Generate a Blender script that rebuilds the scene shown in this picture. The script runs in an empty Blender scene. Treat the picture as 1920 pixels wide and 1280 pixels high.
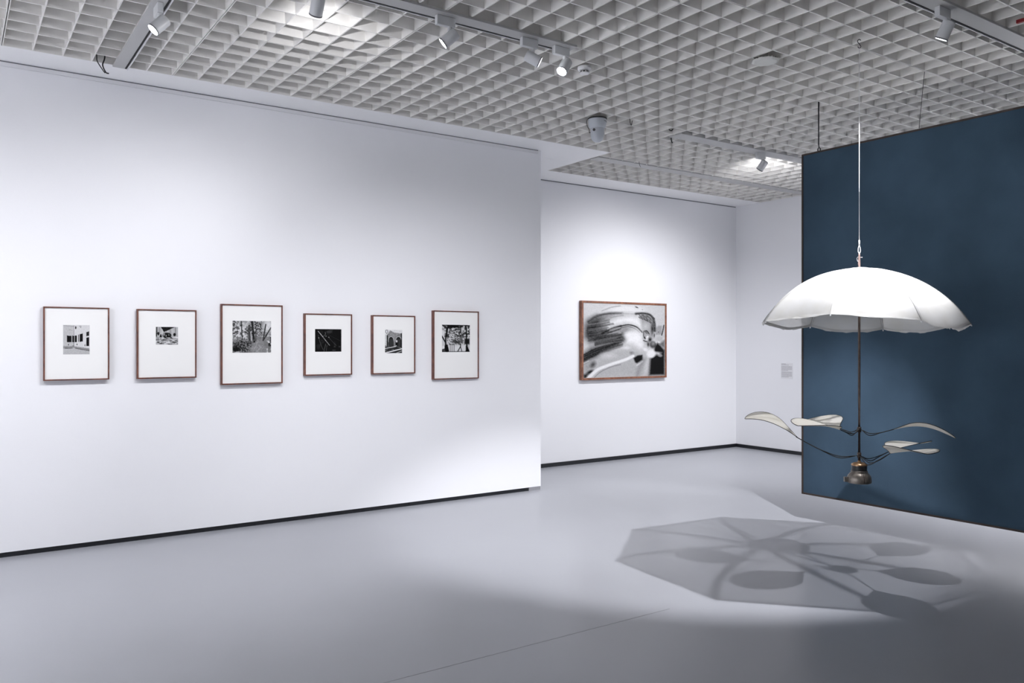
import bpy, bmesh, math, random
import numpy as np
from mathutils import Vector, Matrix, Quaternion

random.seed(7)
rng = np.random.default_rng(11)
SC = bpy.context.scene
COL = SC.collection
PI = math.pi

# ------------------------------------------------------------------ camera
cam_d = bpy.data.cameras.new('camera')
cam_d.sensor_width = 36.0
cam_d.lens = 36.0 * 1529 / 1920
cam_d.shift_y = 3 / 1920
cam_d.clip_start = 0.05
cam = bpy.data.objects.new('camera', cam_d)
COL.objects.link(cam)
cam.location = (0, 0, 1.5)
cam.rotation_euler = (PI / 2, 0, -math.atan2(0.5685, 0.8227))
SC.camera = cam

# ------------------------------------------------------------------ world, exposure
W = bpy.data.worlds.new('world')
SC.world = W
W.use_nodes = True
W.node_tree.nodes['Background'].inputs[0].default_value = (0.05, 0.05, 0.055, 1)
W.node_tree.nodes['Background'].inputs[1].default_value = 1.0
SC.view_settings.view_transform = 'Standard'
SC.view_settings.look = 'None'
SC.view_settings.gamma = 1.0
SC.view_settings.use_curve_mapping = False
SC.view_settings.exposure = -0.04

COOL = (0.965, 0.962, 1.0)
# track spotlights, the unseen ones and added fill included: adapter position, aim point, power (W), cone (deg), blend, spill power
H = 3.47                      # underside of the ceiling grid
SPOT_TABLE = {
    # name: (mount xyz, aim target, watts, cone deg, blend, lens radius, (spill target, spill watts) or None)
    'left_track':  ((1.00, 5.05, H), (-1.5, 5.0, 0.6), 80, 75, 0.9, 0.03, None),
    'wall_a': ((1.62, 4.25, H), (1.90, 6.70, 0.55), 150, 112, 1.0, 0.03, ((2.10, 5.20, 3.21), 24)),
    'wall_b': ((2.45, 4.25, H), (-0.95, 6.50, 0.0), 115, 110, 1.0, 0.03, None),
    'panel_wash': ((3.07, 4.25, H), (5.95, 2.60, 1.70), 25, 75, 1.0, 0.036, None),
    'glare':       ((3.33, 4.25, H), (0.90, 3.70, 0.0), 65, 80, 1.0, 0.03, None),
    'umbrella': ((4.78, 2.49, H), (4.72, 4.28, 0.0), 640, 63, 0.40, 0.022, None),
    'far_a': ((6.90, 5.47, H), (6.75, 7.84, 0.70), 215, 110, 1.0, 0.03, ((7.75, 6.00, 3.21), 30)),
    'far_b':       ((7.70, 5.47, H), (7.60, 7.84, 0.6), 160, 110, 1.0, 0.03, None),
    'unseen_a': ((2.60, 2.49, H), (4.15, 6.70, 0.15), 430, 70, 1.0, 0.03, None),
    'unseen_b': ((0.35, 4.25, H), (0.3, 6.70, 0.75), 60, 115, 1.0, 0.03, None),
    'unseen_c': ((-1.2, 4.25, H), (-1.6, 6.70, 0.75), 235, 115, 1.0, 0.03, None),
    # added unseen fill spots that raise the bounced light
    'fill_b':      ((-1.0, 2.49, H), (-1.6, 3.2, 0.0), 290, 90, 1.0, 0.04, None),
    'fill_c': ((0.6, 2.49, H), (0.4, -1.6, 0.0), 450, 70, 1.0, 0.04, None),
    'fill_e':      ((-2.2, 2.49, H), (-3.97, 3.6, 0.9), 1900, 125, 1.0, 0.04, None),
    'fill_f':      ((8.0, 2.49, H), (9.37, 3.4, 0.9), 780, 125, 1.0, 0.04, None),
}

# ------------------------------------------------------------------ materials
def mat(name, color, rough=0.6, metal=0.0, spec=0.5, bump=0.0, bscale=80.0, var=0.0, vscale=4.0, coat=0.0):
    m = bpy.data.materials.new(name)
    m.use_nodes = True
    nt = m.node_tree
    b = nt.nodes['Principled BSDF']
    b.inputs['Base Color'].default_value = (*color, 1)
    b.inputs['Roughness'].default_value = rough
    b.inputs['Metallic'].default_value = metal
    b.inputs['Specular IOR Level'].default_value = spec
    if coat:
        b.inputs['Coat Weight'].default_value = coat
    tc = nt.nodes.new('ShaderNodeTexCoord')
    if var:
        n = nt.nodes.new('ShaderNodeTexNoise')
        n.inputs['Scale'].default_value = vscale
        n.inputs['Detail'].default_value = 5
        nt.links.new(tc.outputs['Object'], n.inputs['Vector'])
        r = nt.nodes.new('ShaderNodeMapRange')
        r.inputs['From Min'].default_value = 0.3
        r.inputs['From Max'].default_value = 0.7
        r.inputs['To Min'].default_value = 1 - var
        r.inputs['To Max'].default_value = 1 + var
        nt.links.new(n.outputs['Fac'], r.inputs['Value'])
        mx = nt.nodes.new('ShaderNodeVectorMath')
        mx.operation = 'SCALE'
        mx.inputs[0].default_value = color
        nt.links.new(r.outputs['Result'], mx.inputs['Scale'])
        nt.links.new(mx.outputs['Vector'], b.inputs['Base Color'])
    if bump:
        n2 = nt.nodes.new('ShaderNodeTexNoise')
        n2.inputs['Scale'].default_value = bscale
        n2.inputs['Detail'].default_value = 3
        nt.links.new(tc.outputs['Object'], n2.inputs['Vector'])
        bp = nt.nodes.new('ShaderNodeBump')
        bp.inputs['Strength'].default_value = bump
        bp.inputs['Distance'].default_value = 0.01
        nt.links.new(n2.outputs['Fac'], bp.inputs['Height'])
        nt.links.new(bp.outputs['Normal'], b.inputs['Normal'])
    return m

def emis(name, color, strength):
    m = bpy.data.materials.new(name)
    m.use_nodes = True
    nt = m.node_tree
    nt.nodes.remove(nt.nodes['Principled BSDF'])
    e = nt.nodes.new('ShaderNodeEmission')
    e.inputs[0].default_value = (*color, 1)
    e.inputs[1].default_value = strength
    nt.links.new(e.outputs[0], nt.nodes['Material Output'].inputs[0])
    return m

def cloth_mat(name, color, translucent, see_through):
    m = bpy.data.materials.new(name)
    m.use_nodes = True
    nt = m.node_tree
    nt.nodes.remove(nt.nodes['Principled BSDF'])
    out = nt.nodes['Material Output']
    d = nt.nodes.new('ShaderNodeBsdfDiffuse')
    t = nt.nodes.new('ShaderNodeBsdfTranslucent')
    g = nt.nodes.new('ShaderNodeBsdfTransparent')
    tc = nt.nodes.new('ShaderNodeTexCoord')
    n = nt.nodes.new('ShaderNodeTexNoise')
    n.inputs['Scale'].default_value = 9
    n.inputs['Detail'].default_value = 6
    nt.links.new(tc.outputs['Object'], n.inputs['Vector'])
    cr = nt.nodes.new('ShaderNodeValToRGB')
    cr.color_ramp.elements[0].position = 0.3
    cr.color_ramp.elements[0].color = (color[0] * 0.95, color[1] * 0.94, color[2] * 0.90, 1)
    cr.color_ramp.elements[1].position = 0.6
    cr.color_ramp.elements[1].color = (*color, 1)
    nt.links.new(n.outputs['Fac'], cr.inputs['Fac'])
    nt.links.new(cr.outputs['Color'], d.inputs['Color'])
    nt.links.new(cr.outputs['Color'], t.inputs['Color'])
    m1 = nt.nodes.new('ShaderNodeMixShader')
    m1.inputs[0].default_value = translucent
    nt.links.new(d.outputs[0], m1.inputs[1])
    nt.links.new(t.outputs[0], m1.inputs[2])
    m2 = nt.nodes.new('ShaderNodeMixShader')
    m2.inputs[0].default_value = see_through
    nt.links.new(m1.outputs[0], m2.inputs[1])
    nt.links.new(g.outputs[0], m2.inputs[2])
    nt.links.new(m2.outputs[0], out.inputs[0])
    return m

M = {}
M['wall'] = mat('wall_paint', (0.80, 0.805, 0.83), 0.75, spec=0.25, bump=0.04, bscale=160)
M['soffit'] = mat('soffit_paint', (0.90, 0.90, 0.905), 0.8, spec=0.2, bump=0.03, bscale=120)
M['grid'] = mat('grid_paint', (0.82, 0.805, 0.775), 0.7, spec=0.25, bump=0.05, bscale=90, var=0.04, vscale=6)
M['plate'] = mat('plate_paint', (0.45, 0.45, 0.44), 0.8)
M['floor'] = mat('floor_resin', (0.34, 0.35, 0.38), 0.30, spec=0.6, bump=0.015, bscale=220, var=0.02, vscale=1.5)
M['black'] = mat('black_baseboard', (0.008, 0.009, 0.012), 0.35)
M['greybase'] = mat('grey_skirting', (0.25, 0.25, 0.27), 0.6)
M['gap'] = mat('painted_gap_shade', (0.16, 0.16, 0.18), 0.8)  # dark tone stands in for the shade inside the gaps
M['rail'] = mat('rail_paint', (0.72, 0.72, 0.74), 0.6)
M['dark'] = mat('dark_groove', (0.02, 0.02, 0.02), 0.8)
M['track'] = mat('track_paint', (0.45, 0.45, 0.445), 0.55, bump=0.03, bscale=150)
M['spot'] = mat('spot_enamel', (0.62, 0.63, 0.64), 0.4)
M['ring'] = mat('spot_ring', (0.12, 0.12, 0.13), 0.4)
M['lens_on'] = emis('lit_lens', (0.92, 0.95, 1.0), 40.0)
M['felt'] = mat('blue_felt', (0.050, 0.083, 0.121), 0.95, spec=0.08, bump=0.25, bscale=260, var=0.16, vscale=2.2)
M['edge'] = mat('panel_edge_wood', (0.035, 0.022, 0.016), 0.6, var=0.3, vscale=12)
M['steel_dark'] = mat('dark_steel', (0.03, 0.03, 0.033), 0.4, metal=0.6)
M['wire'] = mat('steel_wire', (0.75, 0.75, 0.77), 0.35, metal=0.7)
M['cord'] = mat('white_cord', (0.8, 0.8, 0.8), 0.6)
M['bronze'] = mat('pole_bronze', (0.055, 0.04, 0.033), 0.4, metal=0.6, var=0.3, vscale=30)
M['copper'] = mat('stem_copper', (0.55, 0.40, 0.36), 0.35, metal=0.8)
M['brass'] = mat('brass_cap', (0.36, 0.22, 0.12), 0.35, metal=0.85, var=0.3, vscale=25)
M['band'] = mat('black_band', (0.012, 0.012, 0.012), 0.3)
M['pewter'] = mat('pewter_bell', (0.20, 0.18, 0.16), 0.38, metal=0.85, var=0.35, vscale=35)
M['canopy'] = cloth_mat('umbrella_cotton', (0.70, 0.70, 0.69), 0.32, 0.28)
M['hem'] = cloth_mat('cotton_tape', (0.45, 0.45, 0.45), 0.2, 0.0)
M['sail'] = cloth_mat('sail_cloth', (0.88, 0.86, 0.81), 0.36, 0.0)
M['rimwire'] = mat('rim_wire', (0.02, 0.02, 0.02), 0.45, metal=0.5)
M['mount'] = mat('mount_board', (0.80, 0.80, 0.79), 0.7, spec=0.3)
M['dome'] = mat('camera_grey', (0.50, 0.53, 0.57), 0.35)
M['white'] = mat('white_plastic', (0.80, 0.80, 0.80), 0.4)
M['plaque'] = mat('white_plate', (0.66, 0.66, 0.63), 0.6, bump=0.1, bscale=300)
M['red'] = mat('red_plastic', (0.25, 0.01, 0.015), 0.5)
M['labelcard'] = mat('label_card', (0.72, 0.72, 0.74), 0.6)
M['ink'] = mat('grey_ink', (0.40, 0.39, 0.41), 0.8)
M['leadink'] = mat('dark_ink', (0.08, 0.08, 0.08), 0.8)

def wood_mat(name, c1, c2):
    m = bpy.data.materials.new(name)
    m.use_nodes = True
    nt = m.node_tree
    b = nt.nodes['Principled BSDF']
    b.inputs['Roughness'].default_value = 0.45
    tc = nt.nodes.new('ShaderNodeTexCoord')
    n = nt.nodes.new('ShaderNodeTexNoise')
    n.inputs['Scale'].default_value = 14
    n.inputs['Detail'].default_value = 6
    n.inputs['Distortion'].default_value = 1.5
    nt.links.new(tc.outputs['Object'], n.inputs['Vector'])
    cr = nt.nodes.new('ShaderNodeValToRGB')
    cr.color_ramp.elements[0].position = 0.35
    cr.color_ramp.elements[0].color = (*c1, 1)
    cr.color_ramp.elements[1].position = 0.7
    cr.color_ramp.elements[1].color = (*c2, 1)
    nt.links.new(n.outputs['Fac'], cr.inputs['Fac'])
    nt.links.new(cr.outputs['Color'], b.inputs['Base Color'])
    return m
M['mahogany'] = wood_mat('mahogany_frame', (0.075, 0.022, 0.016), (0.17, 0.055, 0.03))
M['walnut'] = wood_mat('walnut_frame', (0.15, 0.055, 0.03), (0.30, 0.125, 0.065))

def print_mat():
    m = bpy.data.materials.new('silver_print')
    m.use_nodes = True
    nt = m.node_tree
    b = nt.nodes['Principled BSDF']
    b.inputs['Roughness'].default_value = 0.35
    b.inputs['Specular IOR Level'].default_value = 0.1
    a = nt.nodes.new('ShaderNodeAttribute')
    a.attribute_name = 'tone'
    nt.links.new(a.outputs['Color'], b.inputs['Base Color'])
    return m
M['print'] = print_mat()

# ------------------------------------------------------------------ mesh helpers
def link(o, parent=None):
    COL.objects.link(o)
    if parent is not None:
        o.parent = parent
    return o

def obj(name, bm, m, parent=None, smooth=False, loc=None):
    me = bpy.data.meshes.new(name)
    bmesh.ops.recalc_face_normals(bm, faces=bm.faces[:])
    bm.to_mesh(me)
    bm.free()
    if smooth:
        me.polygons.foreach_set('use_smooth', [True] * len(me.polygons))
    me.materials.append(m)
    o = bpy.data.objects.new(name, me)
    link(o, parent)
    if loc is not None:
        o.location = loc
    return o

def tag(o, label=None, cat=None, group=None, kind=None):
    if label: o['label'] = label
    if cat: o['category'] = cat
    if group: o['group'] = group
    if kind: o['kind'] = kind
    return o

def empty(name, loc, label, cat, group=None):
    o = bpy.data.objects.new(name, None)
    o.empty_display_size = 0.1
    link(o)
    o.location = loc
    return tag(o, label, cat, group)

def struct(name, bm, m, parent=None):
    o = obj(name, bm, m, parent)
    if parent is None:
        o['kind'] = 'structure'
    return o

def box(bm, x0, x1, y0, y1, z0, z1, bev=0.0):
    vs = [bm.verts.new(p) for p in ((x0, y0, z0), (x1, y0, z0), (x1, y1, z0), (x0, y1, z0),
                                    (x0, y0, z1), (x1, y0, z1), (x1, y1, z1), (x0, y1, z1))]
    fs = [bm.faces.new([vs[i] for i in f]) for f in
          ((3, 2, 1, 0), (4, 5, 6, 7), (0, 1, 5, 4), (1, 2, 6, 5), (2, 3, 7, 6), (3, 0, 4, 7))]
    if bev:
        es = list({e for f in fs for e in f.edges})
        bmesh.ops.bevel(bm, geom=es, offset=bev, segments=2, affect='EDGES', profile=0.7)
    return bm

def B(*a, **k):
    return box(bmesh.new(), *a, **k)

def frame_of(d):
    d = d.normalized()
    up = Vector((0, 0, 1)) if abs(d.z) < 0.95 else Vector((1, 0, 0))
    a = d.cross(up).normalized()
    return a, a.cross(d).normalized()

def tube(bm, pts, r, n=8, closed=False, cap=True):
    pts = [Vector(p) for p in pts]
    N = len(pts)
    rs = r if isinstance(r, (list, tuple)) else [r] * N
    rings = []
    a = None
    for i, p in enumerate(pts):
        if closed:
            d = pts[(i + 1) % N] - pts[i - 1]
        else:
            d = pts[min(i + 1, N - 1)] - pts[max(i - 1, 0)]
        d.normalize()
        if a is None:
            a, b = frame_of(d)
        else:
            a = (a - d * a.dot(d)).normalized()
            b = d.cross(a)
        rings.append([bm.verts.new(p + (a * math.cos(2 * PI * k / n) + b * math.sin(2 * PI * k / n)) * rs[i]) for k in range(n)])
    M_ = N if closed else N - 1
    for i in range(M_):
        A, Bq = rings[i], rings[(i + 1) % N]
        for k in range(n):
            bm.faces.new((A[k], A[(k + 1) % n], Bq[(k + 1) % n], Bq[k]))
    if cap and not closed:
        bm.faces.new(rings[0][::-1])
        bm.faces.new(rings[-1])
    return bm

def lathe(bm, prof, n=32, axis=None, origin=(0, 0, 0)):
    """prof: list of (radius, height) along axis (default +Z)"""
    d = Vector(axis or (0, 0, 1)).normalized()
    a, b = frame_of(d)
    o = Vector(origin)
    rings = []
    for r, h in prof:
        if r < 1e-6:
            rings.append([bm.verts.new(o + d * h)])
        else:
            rings.append([bm.verts.new(o + d * h + (a * math.cos(2 * PI * k / n) + b * math.sin(2 * PI * k / n)) * r) for k in range(n)])
    for A, Bq in zip(rings, rings[1:]):
        for k in range(n):
            k2 = (k + 1) % n
            if len(A) == 1 and len(Bq) == 1:
                continue
            if len(A) == 1:
                bm.faces.new((A[0], Bq[k], Bq[k2]))
            elif len(Bq) == 1:
                bm.faces.new((A[k], A[k2], Bq[0]))
            else:
                bm.faces.new((A[k], A[k2], Bq[k2], Bq[k]))
    return bm

def bez(p, n=12):
    """Catmull-Rom through the points"""
    p = [Vector(q) for q in p]
    p = [p[0] * 2 - p[1]] + p + [p[-1] * 2 - p[-2]]
    out = []
    for i in range(1, len(p) - 2):
        for k in range(n):
            t = k / n
            a, b, c, d = p[i - 1:i + 3]
            out.append(0.5 * ((2 * b) + (c - a) * t + (2 * a - 5 * b + 4 * c - d) * t * t + (3 * b - a - 3 * c + d) * t ** 3))
    out.append(p[-2])
    return out

def smooth_by_angle(o, deg=35):
    me = o.data
    me.polygons.foreach_set('use_smooth', [True] * len(me.polygons))
    bm = bmesh.new()
    bm.from_mesh(me)
    for e in bm.edges:
        if len(e.link_faces) == 2 and e.calc_face_angle(0) > math.radians(deg):
            e.smooth = False
    bm.to_mesh(me)
    bm.free()
    return o

# ------------------------------------------------------------------ the room
XL, XR = -3.983, 9.385        # left and far right walls
YN = -3.247                   # wall behind the camera
YW, XC = 6.71, 4.995          # the long white wall with its free corner
YF = 7.873                    # the far white wall
CELL = 0.178
MOD = 6 * CELL
GX0, GY0 = 1.357, 6.365       # grid seams
XS = GX0 + 4 * MOD            # edge of the plaster margin beyond the corner
YS = GY0 + MOD

struct('floor', B(XL - 0.1, XR + 0.1, YN - 0.1, YF + 0.1, -0.1, 0.0), M['floor'])
fl = bpy.data.objects['floor']
obj('floor_joint', B(XL + 0.05, 3.35, 3.2822, 3.2842, 0.0001, 0.0006), M['greybase'], fl)
wl = struct('wall_left', B(XL, XC, YW, YF, 0.036, H), M['wall'])
struct('wall_back', B(XC, XR + 0.12, YF, YF + 0.12, 0, H + 0.2), M['wall'])
struct('wall_right', B(XR, XR + 0.12, YN, YF, 0, H + 0.2), M['wall'])
struct('wall_front', B(XL - 0.12, XR + 0.12, YN - 0.12, YN, 0, H + 0.2), M['wall'])
struct('wall_side', B(XL - 0.12, XL, YN, YF, 0, H + 0.2), M['wall'])

bm = bmesh.new()
box(bm, XL, 3.49, YW + 0.012, YW + 0.05, 0.0, 0.036)
struct('baseboard_left', bm, M['black'])
struct('baseboard_middle', B(3.496, 4.845, YW + 0.012, YW + 0.05, 0.0, 0.036), M['black'])
struct('baseboard_corner', B(4.85, XC - 0.002, YW + 0.004, YW + 0.05, 0.0, 0.036), M['greybase'])
struct('baseboard_back', B(XC + 0.001, XR - 0.013, YF - 0.012, YF - 0.0005, 0.0, 0.047), M['black'])
struct('baseboard_right', B(XR - 0.012, XR - 0.0005, 0.5, YF - 0.0005, 0.0, 0.047), M['black'])

# picture rail under the soffit of the long wall: slim rail and a dark strip painting the shade of the gap above
struct('trim_1', B(XL + 0.01, 4.955, YW - 0.012, YW - 0.0005, H - 0.036, H - 0.0085), M['rail'])
struct('gap_shade_left', B(XL + 0.01, 4.955, YW - 0.009, YW - 0.0005, H - 0.008, H - 0.0005), M['gap'])
struct('gap_shade_back', B(XC + 0.001, XR - 0.013, YF - 0.005, YF - 0.0005, H - 0.010, H - 0.0005), M['gap'])  # dark strip painting the shaded gap line on the far wall

# ceiling plate, plaster margins and moulded coffer panels
ceil = struct('ceiling', B(XL, XR, YN, YF, H + 0.136, H + 0.2), M['plate'])
bm = bmesh.new()
box(bm, XL, XC, GY0, YW, H, H + 0.13)
struct('plaster_margin', bm, M['soffit'], ceil)
struct('plaster_margin', B(XC, XS, GY0, YS, H, H + 0.13), M['soffit'], ceil)
struct('plaster_margin', B(XC, XR, YS, YF, H, H + 0.13), M['soffit'], ceil)

def coffer(nx, ny):
    """a moulded panel of nx by ny open coffers, underside at z=0"""
    bm = bmesh.new()
    D, tb, tt, gap = 0.128, 0.0040, 0.0085, 0.0028
    Lx, Ly = nx * CELL, ny * CELL
    def rib(c, a0, a1, lo, hi, along_x):
        # c centre, lo/hi how far the rib spreads to either side (bottom, top)
        def P(a, s, z):
            return (a, c + s, z) if along_x else (c + s, a, z)
        v = [bm.verts.new(P(a, s, z)) for a in (a0, a1) for (s, z) in ((lo[0], 0), (hi[0], 0), (hi[1], D), (lo[1], D))]
        for f in ((0, 1, 5, 4), (1, 2, 6, 5), (3, 0, 4, 7), (0, 3, 2, 1), (4, 5, 6, 7)):
            bm.faces.new([v[i] for i in f])
    for k in range(ny + 1):
        lo, hi = (-tb, -tt), (tb, tt)
        if k == 0: lo, hi = (gap, gap), (gap + 1.3 * tb, gap + tt)
        if k == ny: lo, hi = (-gap - 1.3 * tb, -gap - tt), (-gap, -gap)
        rib(k * CELL, gap, Lx - gap, lo, hi, True)
    for k in range(nx + 1):
        lo, hi = (-tb, -tt), (tb, tt)
        if k == 0: lo, hi = (gap, gap), (gap + 1.3 * tb, gap + tt)
        if k == nx: lo, hi = (-gap - 1.3 * tb, -gap - tt), (-gap, -gap)
        rib(k * CELL, gap, Ly - gap, lo, hi, False)
    box(bm, gap, Lx - gap, gap, Ly - gap, D, D + 0.006)
    me = bpy.data.meshes.new('ceiling_panel')
    bmesh.ops.recalc_face_normals(bm, faces=bm.faces[:])
    bm.to_mesh(me)
    bm.free()
    me.materials.append(M['grid'])
    return me
full, part = coffer(6, 6), coffer(3, 6)
for i in range(-5, 8):
    for j in range(-1, 9):
        if j == -1 and i < 4:
            continue
        o = bpy.data.objects.new('ceiling_panel', part if i == 7 else full)
        o.location = (GX0 + i * MOD, GY0 - (j + 1) * MOD, H)
        link(o, ceil)

# flat service channels between the coffers
def channel(name, x0, x1, y0, y1, z0=H - 0.006, z1=H + 0.10):
    return obj(name, B(x0, x1, y0, y1, z0, z1, bev=0.002), M['track'], ceil)
channel('service_channel', 5.66, XR - 0.03, 5.39, 5.55)
channel('service_channel', XS + 0.02, XR - 0.03, 6.57, 6.71)

# ------------------------------------------------------------------ lighting tracks
def track(label, x0, x1, y0, y1, groove_side):
    """flat white track body with a dark slot along one long edge, fixed under the grid"""
    ox, oy = (x0 + x1) / 2, (y0 + y1) / 2
    t = empty('lighting_track', (ox, oy, H), label, 'lighting track')
    lx, ly = (x1 - x0) / 2, (y1 - y0) / 2
    obj('track_body', B(-lx, lx, -ly, ly, -0.0155, -0.0005, bev=0.002), M['track'], t)
    if groove_side == 'y':
        obj('slot', B(-lx + 0.01, lx - 0.01, ly - 0.018, ly - 0.009, -0.0175, -0.0157), M['dark'], t)
        obj('track_lip', B(-lx, lx, ly - 0.007, ly, -0.0215, -0.0157), M['rail'], t)
    else:
        obj('slot', B(lx - 0.022, lx - 0.010, -ly + 0.01, ly - 0.01, -0.0175, -0.0157), M['dark'], t)
        obj('track_lip', B(lx - 0.008, lx, -ly, ly, -0.0215, -0.0157), M['rail'], t)
    return t
track('pale grey lighting track carrying four spotlights across the middle of the ceiling', -3.9, 3.42, 4.19, 4.31, 'y')
track('pale grey lighting track running up to the left white wall with one glowing spotlight', 0.955, 1.055, 4.312, GY0 - 0.01, 'x')
track('wide grey lighting track crossing the top right corner above the umbrella', -3.9, 9.2, 2.43, 2.555, 'y')

def spotlight(key, label, stem=0.035, lit=True, along='x', group=None, top=-0.0155):
    mount, target, watts, cone, blend, lr, spill = SPOT_TABLE[key]
    s = empty('track_spotlight', mount, label, 'spotlight', group)
    zt = top - 0.0003
    a_ = (0.062, 0.016) if along == 'x' else (0.016, 0.062)
    obj('track_adapter', B(-a_[0], a_[0], -a_[1], a_[1], -0.072, zt, bev=0.004), M['spot'], s)
    off = 0.03
    jx, jy = (off, 0) if along == 'x' else (0, -off)
    bm = lathe(bmesh.new(), [(0, -0.070 - stem), (0.011, -0.070 - stem), (0.013, -0.068), (0, -0.068)], 16, origin=(jx, jy, 0))
    smooth_by_angle(obj('stem', bm, M['spot'], s))
    c = Vector((jx, jy, -0.068 - stem - 0.034))
    d = (Vector(target) - (Vector(mount) + c)).normalized()
    R, Lb = 0.036, 0.052
    back = c - d * Lb
    bm = lathe(bmesh.new(), [(0, 0), (R * 0.9, 0), (R, 0.006), (R, 2 * Lb), (R * 0.93, 2 * Lb), (R * 0.9, 2 * Lb - 0.008), (0, 2 * Lb - 0.008)], 32, axis=d, origin=back)
    body = smooth_by_angle(obj('lamp_body', bm, M['spot'], s))
    bm = lathe(bmesh.new(), [(R * 0.86, 2 * Lb - 0.0075), (R * 1.02, 2 * Lb + 0.001), (R * 1.03, 2 * Lb - 0.006), (R * 1.005, 2 * Lb - 0.007)], 32, axis=d, origin=back)
    obj('front_ring', bm, M['ring'], body, smooth=True)
    bm = lathe(bmesh.new(), [(0, 2 * Lb - 0.0045), (R * 0.88, 2 * Lb - 0.0045), (R * 0.88, 2 * Lb - 0.007), (0, 2 * Lb - 0.007)], 32, axis=d, origin=back)
    obj('lens', bm, M['lens_on'] if lit else M['ring'], s, smooth=False)
    # the lamp's own light
    ld = bpy.data.lights.new('spot_lamp', 'SPOT')
    ld.energy = watts
    ld.spot_size = math.radians(cone)
    ld.spot_blend = blend
    ld.shadow_soft_size = lr
    ld.color = COOL
    lo = bpy.data.objects.new('spot_lamp', ld)
    link(lo, s)
    lo.location = back + d * (2 * Lb + lr + 0.006)
    lo.rotation_mode = 'QUATERNION'
    lo.rotation_quaternion = d.to_track_quat('-Z', 'Y')
    if spill:
        # stray light from the open reflector grazing the coffers in front of the lamp
        pd = bpy.data.lights.new('spill_lamp', 'SPOT')
        pd.energy = spill[1]
        pd.spot_size = math.radians(92)
        pd.spot_blend = 1.0
        pd.shadow_soft_size = 0.012
        pd.color = COOL
        po = bpy.data.objects.new('spill_lamp', pd)
        link(po, s)
        po.location = back + d * (2 * Lb + 0.02)
        po.rotation_mode = 'QUATERNION'
        po.rotation_quaternion = (Vector(spill[0]) - Vector(mount) - po.location).to_track_quat('-Z', 'Y')
    return s

spotlight('left_track', 'glowing white spotlight on the track near the left white wall', along='y')
spotlight('wall_a', 'grey spotlight cut by the top edge of the picture, its back cap towards the room')
spotlight('wall_b', 'grey spotlight with a thin bright lens, alone in the middle of its track')
spotlight('panel_wash', 'grey spotlight with a bright sliver at its right, beside the glaring one')
spotlight('glare', 'glaring white spotlight at the right end of the middle track beside the smoke detector')
spotlight('umbrella', 'grey spotlight above the hanging white umbrella, aimed down, in the top right corner')
spotlight('far_a', 'small grey spotlight on the far ceiling under the bright patch of coffers', stem=0.03, top=-0.006)
spotlight('far_b', 'small grey spotlight on the far ceiling beside the edge of the blue panel', stem=0.03, top=-0.006)
spotlight('unseen_a', 'track spotlight out of view on the right hand track, aimed at the wall end')
spotlight('unseen_b', 'track spotlight out of view on the middle track, aimed at the leftmost picture')
spotlight('unseen_c', 'track spotlight out of view at the far left of the middle track')
spotlight('fill_b', 'added fill spotlight out of view left of the camera, aimed down at the floor')
spotlight('fill_c', 'added fill spotlight out of view above the camera, aimed at the floor behind it')
spotlight('fill_e', 'strong added fill spotlight out of view left of the camera, washing the side wall')
spotlight('fill_f', 'added fill spotlight out of view behind the blue felt panel, washing the wall there')

# ------------------------------------------------------------------ blue hanging panel
PX, PY1, PZ0, PZ1 = 5.95, 4.292, 0.224, 3.097
PY0 = -0.6
pn = empty('felt_partition', (PX + 0.02, (PY0 + PY1) / 2, PZ0), 'large dark blue felt panel with thin brown edges hanging just above the floor', 'partition panel')
hy, hz = (PY1 - PY0) / 2, PZ1 - PZ0
obj('felt_board', B(-0.015, 0.02, -hy + 0.012, hy - 0.012, 0.012, hz - 0.012), M['felt'], pn)
for nm, a in (('edge_strip', (-0.021, 0.024, -hy, hy, 0.0, 0.014)), ('edge_strip', (-0.021, 0.024, -hy, hy, hz - 0.014, hz)),
              ('edge_strip', (-0.021, 0.024, hy - 0.014, hy, 0.0142, hz - 0.0142)), ('edge_strip', (-0.021, 0.024, -hy, -hy + 0.014, 0.0142, hz - 0.0142))):
    obj(nm, B(*a), M['edge'], pn)
for yy in (4.137, -0.45):
    y = yy - (PY0 + PY1) / 2
    ring = [(0, y + 0.013 * math.sin(2 * PI * k / 16), hz + 0.015 + 0.015 * math.cos(2 * PI * k / 16)) for k in range(16)]
    e = obj('eyelet', tube(bmesh.new(), ring, 0.004, 8, closed=True), M['steel_dark'], pn, smooth=True)
    obj('hanger_rod', tube(bmesh.new(), [(0, y, hz + 0.03), (0, y + 0.004, hz + 0.06), (0, y + 0.004, H + 0.12 - PZ0)], 0.0052, 10), M['steel_dark'], pn, smooth=True)

# ------------------------------------------------------------------ framed photographs
def vnoise(shape, cells, seed):
    r = np.random.default_rng(seed)
    h, w = shape
    g = r.random((cells[0] + 2, cells[1] + 2))
    y = np.linspace(0, cells[0], h)[:, None]
    x = np.linspace(0, cells[1], w)[None, :]
    yi, xi = np.floor(y).astype(int), np.floor(x).astype(int)
    fy, fx = y - yi, x - xi
    fy, fx = fy * fy * (3 - 2 * fy), fx * fx * (3 - 2 * fx)
    yi = np.broadcast_to(yi, (h, w)); xi = np.broadcast_to(xi, (h, w))
    a, b, c, d = g[yi, xi], g[yi, xi + 1], g[yi + 1, xi], g[yi + 1, xi + 1]
    return (a * (1 - fx) + b * fx) * (1 - fy) + (c * (1 - fx) + d * fx) * fy

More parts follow.
